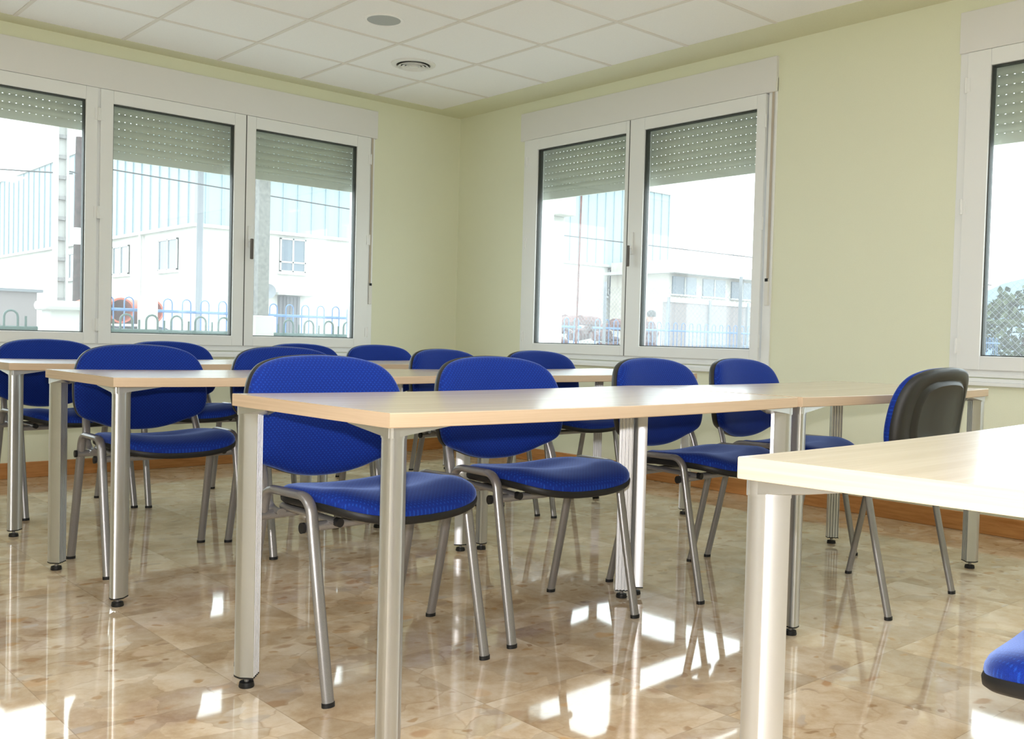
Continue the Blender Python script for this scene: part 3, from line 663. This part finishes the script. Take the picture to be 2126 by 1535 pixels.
# low building with veranda further right
lb = empty('low_building', (34, 24, GZ)); tag(lb, 'low tan building with a pale roof edge and dark windows, right of the warehouse', 'building')
m = MB(); m.box((31.7, 24, GZ), (44, 27.7, 4.2)); m.box((31.7, 23.9, 4.34), (41.5, 27.7, 4.85)); off(m, lb).build('wall', M_tan, lb)
m = MB(); m.box((31.2, 23.2, 4.2), (44.4, 27.7, 4.34)); off(m, lb).build('roof', M_pale, lb)
for k in range(5):
    a = 32.0+k*2.35; m = MB(); m.box((a, 23.93, 3.25), (a+1.8, 24.02, 4.1)); f = off(m, lb).build('window', M_win, lb)
    m = MB(); m.box((a+0.86, 23.9, 3.25), (a+0.94, 24.0, 4.1)); m.box((a-.08, 23.9, 3.17), (a+1.88, 24.0, 3.25)); off(m, lb).build('window_bar', M_pale, f)
gw = empty('boundary_wall', (28, 21, GZ)); tag(gw, 'grey brown panelled wall in front of the low building', 'wall')
m = MB(); m.box((28.0, 21.0, GZ), (40, 21.2, 2.65)); off(m, gw).build('panel', M_pinkgate, gw)
for x in (28.0, 30.9, 33.8, 36.7): m = MB(); m.box((x, 20.9, GZ), (x+0.14, 21.0, 2.85)); off(m, gw).build('post', M_gal, gw)
m = MB(); m.box((27.9, 20.95, 2.65), (40, 21.25, 2.85)); off(m, gw).build('coping', M_pale, gw)

# hooped fences
def hoop_fence(name, x0, x1, y, ztop, pitch, r, m_, label, step=2):
    root = empty(name, (x0, y, GZ)); tag(root, label, 'fence')
    rails = MB(); zr_ = ztop-0.16
    rails.sweep([(0, 0, zr_-GZ), (x1-x0, 0, zr_-GZ)], 0.02, 0.012, ref=(0, 0, 1), n=8); rails.sweep([(0, 0, 0.15), (x1-x0, 0, 0.15)], 0.02, 0.012, ref=(0, 0, 1), n=8)
    rails.build('rail', m_, root)
    n = int((x1-x0)/pitch); hb_ = MB()
    for k in range(n):
        x = (k+0.5)*pitch; hw = pitch*0.23; h = ztop-GZ
        pts = [(x-hw, 0, 0), (x-hw, 0, h-hw)]+[(x-hw*math.cos(a), 0, h-hw+hw*math.sin(a)) for a in (PI*q/6 for q in range(1, 6))]+[(x+hw, 0, h-hw), (x+hw, 0, 0)]
        hb_.sweep(pts, r, r, ref=(0, 1, 0), n=6)
        if step == 2: hb_.cyl((x+pitch/2, 0, 0), (x+pitch/2, 0, h-0.05), r, 6)
    hb_.build('hooped_bars', m_, root)['kind'] = 'stuff'
    return root
hoop_fence('bow_top_fence', -1.72, 3.3, 3.45, 1.03, 0.25, 0.011, M_green, 'dark green hooped metal fence right of the white gate pier')
hoop_fence('bow_top_fence', -6.5, -2.15, 3.45, 1.03, 0.25, 0.011, M_green, 'dark green hooped metal fence left of the white gate pier')
hoop_fence('bow_top_fence', -0.9, 7.85, 6.3, 1.29, 0.25, 0.009, M_blue, 'pale blue hooped metal fence in the yard, left of the chain-link fence', 1)
hoop_fence('bow_top_fence', 8.15, 26.0, 6.3, 1.29, 0.25, 0.009, M_blue, 'pale blue hooped metal fence continuing beyond the chain-link fence', 1)
def pier(x, y, w_, z, lab, cap=True):
    r = empty('gate_pier', (x, y, GZ)); tag(r, lab, 'pier')
    B('shaft', (-w_/2, -w_/2, 0), (w_/2, w_/2, z-GZ-0.07), M_pale, r, 0.01)
    if cap: B('cap', (-w_/2-0.06, -w_/2-0.06, z-GZ-0.09), (w_/2+0.06, w_/2+0.06, z-GZ), M_pale, r, 0.035)
pier(-1.95, 3.45, 0.26, 1.13, 'white gate pier with an overhanging rounded cap, seen in the leftmost pane')
pier(-0.115, 6.10, 0.19, 1.37, 'plain square white post in the blue fence, seen in the middle pane', False)
pier(3.9, 5.9, 0.30, 1.20, 'white post with a cap beside the dark warehouse door')
# concrete utility pole with foot holes, tarred timber pole, steel lamp post
up1 = empty('utility_pole', (-0.38, 8.70, GZ)); tag(up1, 'tall grey concrete utility pole with recessed foot holes', 'pole')
m = MB(); m.box((-0.085, -0.08, 0), (-0.055, 0.08, 8)); m.box((0.055, -0.08, 0), (0.085, 0.08, 8)); m.box((-0.055, 0.0, 0), (0.055, 0.06, 8)); m.build('shaft', M_pale, up1)
m = MB(); z = 0.3
while z < 8: m.box((-0.055, -0.06, z), (0.055, 0.0, z+0.05)); z += 0.29
m.build('step', M_grey, up1)
up2_ = empty('timber_pole', (0.48, 10.65, GZ)); tag(up2_, 'dark tarred timber pole with a white band, beside the concrete pole', 'pole')
MB().cyl((0, 0, 0), (0.02, 0, 4.2), 0.085, 14, 0.07).build('shaft', M_wood, up2_)
MB().cyl((0.012, 0, 2.45), (0.014, 0, 2.72), 0.088, 14).build('band', M_white, up2_)
MB().sweep([(-0.05, -0.1, 3.6), (-0.3, -0.1, 3.62)], 0.012, 0.012, ref=(0, 0, 1), n=8).build('bracket', M_wire, up2_)
lp = empty('lamp_post', (2.80, 11.20, GZ)); tag(lp, 'slim pale grey steel lamp post in front of the warehouse corner', 'lamp post')
MB().cyl((0, 0, 0), (0, 0, 7), 0.062, 16, 0.05).build('shaft', M_gal, lp)
MB().cyl((0, 0, 7), (0.9, -0.3, 7.25), 0.04, 10).build('arm', M_gal, lp)
MB().lathe([(0.001, 0), (0.13, 0.02), (0.12, 0.1), (0.001, 0.12)], (0.95, -0.32, 7.2), 16).build('lantern', M_pale, lp)
tp_ = empty('thin_mast', (6.6, 5.2, GZ)); tag(tp_, 'thin rusty mast standing beyond the right wall window', 'mast')
MB().cyl((0, 0, 0), (0.06, 0, 4.2), 0.016, 8).build('rod', M_rust, tp_)
def cable(a, b, sag, lab):
    a, b = Vector(a), Vector(b); pts = [a.lerp(b, t/16)-Vector((0, 0, sag*4*(t/16)*(1-t/16))) for t in range(17)]
    o = MB().sweep(pts, 0.012, 0.012, ref=(0, 0, 1), n=6).build('overhead_cable', M_wire); tag(o, lab, 'cable')
cable((0.36, 10.55, 3.38), (-9, 13, 3.6), 0.15, 'black overhead cable running left from the timber pole')
cable((0.60, 10.65, 3.56), (6.4, 10.8, 3.38), 0.0, 'black overhead cable crossing in front of the pale blue cladding')
cable((6.4, 10.8, 3.38), (18, 3.3, 2.38), 0.0, 'black overhead cable crossing the right wall window view')
# porch column and block close to the house
pc = empty('porch_column', (-0.88, 1.62, GZ)); tag(pc, 'grey concrete porch column on a white block, close outside the left window', 'column')
B('base_block', (-0.085, -0.10, 0), (0.09, 0.10, 1.03-GZ), M_pale, pc, 0.006); B('shaft', (-0.052, -0.07, 1.03-GZ), (0.052, 0.07, 3.2), M_grey, pc, 0.004)
pc = empty('porch_column', (1.30, 0.36, GZ)); tag(pc, 'white porch column and beam close outside the right wall window', 'column')
B('shaft', (-0.10, -0.14, 0), (0.10, 0.14, 2.0-GZ), M_pale, pc, 0.006); B('beam', (-0.10, -0.28, 2.0-GZ), (0.10, 1.5, 2.3-GZ), M_pale, pc, 0.006)
# pipes stored in the yard
def pipes(lab, pos, m_, r, ln, rot, gr=None):
    for (x, y, z) in pos:
        n = 20; mb = MB(); 
        vs = []
        for yy, rr in ((0, r), (ln, r), (ln, r*0.86), (0, r*0.86)):
            for k in range(n): vs.append((rr*math.cos(2*PI*k/n), yy, rr*math.sin(2*PI*k/n)))
        mb.add(vs, [(i_*n+k, i_*n+(k+1) % n, ((i_+1) % 4)*n+(k+1) % n, ((i_+1) % 4)*n+k) for i_ in range(4) for k in range(n)], True)
        mb.add([(rr_*math.cos(2*PI*k/n), ln*0.35, rr_*math.sin(2*PI*k/n)) for rr_ in (r*0.87,) for k in range(n)], [tuple(range(n))])
        o = mb.build('stored_pipe', m_); o.location = (x, y, z); o.rotation_euler = (0, 0, math.radians(rot)); tag(o, lab, 'pipe', gr)
PR = 0.30
def stack(a, h): return (a, 6.95-0.05*a, GZ+h)
for lab, q in (('lowest dark grey pipe at the left end of the stored pipe stack', stack(-0.55, .30)), ('middle dark grey pipe of the bottom layer behind the blue fence', stack(.06, .30)),
               ('dark grey pipe at the right end of the bottom layer behind the blue fence', stack(.67, .30)), ('left dark grey pipe of the middle layer behind the blue fence', stack(-.245, .83)),
               ('right dark grey pipe of the middle layer behind the blue fence', stack(.365, .83))): pipes(lab, [q], M_dpipe, PR, 1.5, 0)
PR = 0.17
pipes('left orange pipe on top of the dark grey stack behind the blue fence', [stack(-.13, 1.33)], M_orange, PR, 1.5, 0)
pipes('right orange pipe on top of the dark grey stack behind the blue fence', [stack(.26, 1.33)], M_orange, PR, 1.5, 0)
rp = empty('rusty_scrap_heap', (13.5, 12.5, GZ)); 
random.seed(3)
mb = MB()
for k in range(60):
    x, y, z = random.uniform(-2.6, 3.4), random.uniform(-0.6, 0.6), random.uniform(0.1, 1.75); l = random.uniform(0.5, 1.3); a = random.uniform(-.5, .5)
    mb.cyl((x, y, z), (x+l*math.cos(a), y+.2, z+l*0.35*math.sin(a)), random.uniform(0.06, 0.17), 8)
bpy.data.objects.remove(rp)
o = mb.build('rusty_scrap_heap', M_rust); o.location = (13.5, 12.5, GZ); tag(o, 'long heap of rusty brown scrap behind the blue fence', 'scrap heap', kind='stuff')
sb_ = empty('skip_container', (18.5, 9.5, GZ)); tag(sb_, 'pale sloping skip container behind the blue fence', 'container')
m = MB(); m.prism([(-1.5, 0), (1.3, 0), (2.2, 1.0), (-1.5, 1.0)], -0.7, 0.7); m.v = [(x, z, y) for x, y, z in m.v]; m.build('body', M_pale, sb_)
m = MB(); m.box((-1.6, -0.75, 1.0), (2.3, 0.75, 1.08)); m.build('rim', M_gal, sb_)
br_l = empty('storage_barrel', (5.15, 7.6, GZ)); tag(br_l, 'blue plastic barrel behind the blue fence', 'barrel')
MB().lathe([(0.001, 0), (0.24, 0), (0.26, 0.1), (0.26, 1.05), (0.22, 1.15), (0.001, 1.16)], n=24).build('drum', M_barrel, br_l)
MB().lathe([(0.05, 1.155), (0.06, 1.19), (0.001, 1.195)], (0.1, 0, 0), 12).build('bung', M_black, br_l)
gp = empty('steel_post', (5.75, 6.1, GZ)); tag(gp, 'galvanised steel post standing in the blue fence line', 'post')
B('shaft', (-0.035, -0.03, 0), (0.035, 0.03, 2.05), M_gal, gp, 0.004); B('base_plate', (-0.08, -0.08, 0), (0.08, 0.08, 0.01), M_gal, gp)
sw = empty('stone_wall', (-4.5, 14.0, GZ)); tag(sw, 'low grey block wall beyond the leftmost pane', 'wall')
B('masonry', (-3, 0, 0), (3.0, 0.3, 1.55), noise_col('block_masonry', (0.25, 0.24, 0.22), (0.36, 0.35, 0.32), 9, 0.95), sw, 0.01); B('coping', (-3.05, -0.03, 1.55), (3.05, 0.33, 1.62), M_pale, sw)
sh = empty('dark_shed', (7.6, 40, GZ)); tag(sh, 'dark reddish shed against the far warehouse side wall', 'shed')
B('body', (-1.6, 0, 0), (0.5, 5, 2.6), M_pinkgate, sh); B('door', (-1.66, 1.0, 0), (-1.6, 2.4, 2.2), M_rust, sh); B('roof', (-1.8, -.2, 2.6), (0.7, 5.2, 2.72), M_gal, sh)
# chain-link fence beyond the right wall
cf = empty('chain_link_fence', (8.0, -6.0, GZ)); tag(cf, 'tall chain-link fence beyond the right wall windows', 'fence')
mb = MB(); ht = 2.05; Lf = 15.0; pt_ = 0.085; k = 0; w_ = 0.0022
d0 = -ht
while d0 < Lf:
    for sg in (1, -1):
        y0_, y1_ = d0, d0+ht
        za, zb_ = (0, ht) if sg == 1 else (ht, 0)
        a0, a1 = max(y0_, 0), min(y1_, Lf)
        if a1-a0 < 0.02: continue
        f0 = (a0-y0_)/ht; f1 = (a1-y0_)/ht
        p0 = (0, a0, za+(zb_-za)*f0); p1 = (0, a1, za+(zb_-za)*f1)
        mb.cyl(p0, p1, w_, 4)
    d0 += pt_
o = mb.build('wire_mesh', M_gal, cf); o['kind'] = 'stuff'
for k in range(6): MB().cyl((0.03, 0.3+k*2.9, 0), (0.03, 0.3+k*2.9, 2.15), 0.028, 10).build('post', M_gal, cf)
# man behind the fence
pe = empty('person', (10.18, 6.66, GZ)); pe.rotation_euler = (0, 0, math.radians(215)); tag(pe, 'person in a dark reddish jacket standing behind the blue fence', 'person')
M_skin = mat('skin', (0.30, 0.16, 0.11), 0.6); M_jack = mat('dark_red_jacket', (0.06, 0.015, 0.018), 0.8); M_trou = mat('dark_trousers', (0.03, 0.04, 0.07), 0.8); M_hair = mat('dark_hair', (0.02, 0.015, 0.012), 0.7)
def skin_body(name, verts, edges, radii, m_, parent, root=0, sub=1):
    me = bpy.data.meshes.new(name); me.from_pydata(verts, edges, []); o = bpy.data.objects.new(name, me); COL.objects.link(o); o.parent = parent; me.materials.append(m_)
    sk = o.modifiers.new('skin', 'SKIN'); 
    if not me.skin_vertices: me.attributes.new
    bpy.context.view_layer.objects.active = o
    for v_, r in zip(me.skin_vertices[0].data, radii): v_.radius = r if isinstance(r, tuple) else (r, r)
    me.skin_vertices[0].data[root].use_root = True; sk.use_smooth_shade = True
    ss = o.modifiers.new('sub', 'SUBSURF'); ss.levels = sub; ss.render_levels = sub
    return o
V = [(0, 0, .95), (0, 0, 1.12), (0, 0, 1.32), (0, 0.01, 1.44), (0, 0, 1.50), (0, -.02, 1.60), (0, -.01, 1.68)]
Ed = [(i, i+1) for i in range(6)]; Rr = [(.15, .11), (.14, .10), (.17, .11), (.12, .08), (.055, .055), (.075, .09), (.06, .075)]
for s in (-1, 1):
    b0 = len(V); V += [(s*.20, 0, 1.40), (s*.25, .01, 1.13), (s*.26, -.06, .90), (s*.26, -.09, .82)]; Ed += [(2, b0), (b0, b0+1), (b0+1, b0+2), (b0+2, b0+3)]; Rr += [.055, .042, .030, .032]
    for q in range(5):
        fi = len(V); yy = -.09+(q-2)*.018
        V += [(s*.26, yy-.01, .76 if q else .79), (s*(.255), yy-.015, .72 if q else .765)]; Ed += [(b0+3, fi), (fi, fi+1)]; Rr += [.010, .008]
    l0 = len(V); V += [(s*.10, 0, .85), (s*.11, -.01, .48), (s*.11, .02, .09), (s*.12, -.14, .04)]; Ed += [(0, l0), (l0, l0+1), (l0+1, l0+2), (l0+2, l0+3)]; Rr += [.085, .058, .042, .035]
skin_body('body', V, Ed, Rr, M_skin, pe)
def shell_cl(name, rows, m_, n=20):
    mb = MB(); vs = []
    for (cx, cy, z, rx, ry) in rows:
        for k in range(n): vs.append((cx+rx*math.cos(2*PI*k/n), cy+ry*math.sin(2*PI*k/n), z))
    m2 = len(rows); mb.add(vs, [(i*n+k, i*n+(k+1) % n, (i+1)*n+(k+1) % n, (i+1)*n+k) for i in range(m2-1) for k in range(n)], True); return mb
jk = shell_cl('jacket', [(0, 0, .82, .19, .135), (0, 0, 1.0, .185, .13), (0, 0, 1.2, .195, .135), (0, 0, 1.36, .215, .13), (0, 0, 1.45, .16, .10), (0, 0, 1.50, .075, .07)], M_jack)
for s in (-1, 1): jk.sweep([(s*.19, 0, 1.42), (s*.225, 0, 1.30), (s*.255, .01, 1.12), (s*.265, -.06, .89)], .062, .055, n=12)
jk.build('jacket', M_jack, pe)
tr_ = MB()
for s in (-1, 1): tr_.sweep([(s*.09, 0, .92), (s*.11, 0, .5), (s*.115, .01, .10)], .098, .085, n=12)
tr_.build('trousers', M_trou, pe)
MB().lathe([(0.001, 1.745), (.05, 1.735), (.085, 1.70), (.095, 1.65), (.09, 1.61)], (0, 0.015, -0.01), 18).build('hair', M_hair, pe)
# trees and hills past the third window
def tree(x, y, h, r, sd, lab, m_=M_leaf):
    rnd = random.Random(sd); root = empty('leafy_tree', (x, y, GZ)); tag(root, lab, 'tree', None)
    MB().cyl((0, 0, 0), (0, 0, h*0.5), 0.16, 8, 0.1).build('trunk', M_wood, root)
    mb = MB()
    for k in range(900):
        a, b2, q = rnd.uniform(0, 2*PI), math.acos(rnd.uniform(-1, 1)), r*rnd.uniform(0.55, 1.0)**0.6*(1+0.22*math.sin(k*0.7))
        c = Vector((q*math.cos(a)*math.sin(b2), q*math.sin(a)*math.sin(b2), h*0.62+q*0.7*math.cos(b2)))
        u = Vector((rnd.gauss(0, 1), rnd.gauss(0, 1), rnd.gauss(0, 1))).normalized()*0.22; w3 = u.cross(Vector((rnd.gauss(0, 1), rnd.gauss(0, 1), 1))).normalized()*0.13
        mb.add([c-u, c-w3, c+u, c+w3], [(0, 1, 2, 3)])
    mb.build('foliage', m_, root)
tree(36.5, 9.6, 3.4, 2.0, 1, 'leafy tree beyond the chain-link fence, at the left edge of the third window')
tree(43, 7.6, 3.7, 2.0, 2, 'leafy tree further right in the third window')
tree(46, 2.0, 3.6, 2.0, 5, 'lower leafy tree at the right of the third window')
hl = MB(); vs = []; nn = 60
for k in range(nn+1):
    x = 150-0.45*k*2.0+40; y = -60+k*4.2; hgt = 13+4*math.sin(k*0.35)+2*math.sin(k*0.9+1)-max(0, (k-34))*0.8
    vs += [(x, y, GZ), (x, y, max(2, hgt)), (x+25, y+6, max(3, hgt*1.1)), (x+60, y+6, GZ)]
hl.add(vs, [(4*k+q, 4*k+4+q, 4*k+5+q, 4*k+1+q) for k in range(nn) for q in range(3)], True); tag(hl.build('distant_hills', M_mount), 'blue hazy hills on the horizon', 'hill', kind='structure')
#OUTSIDE-END
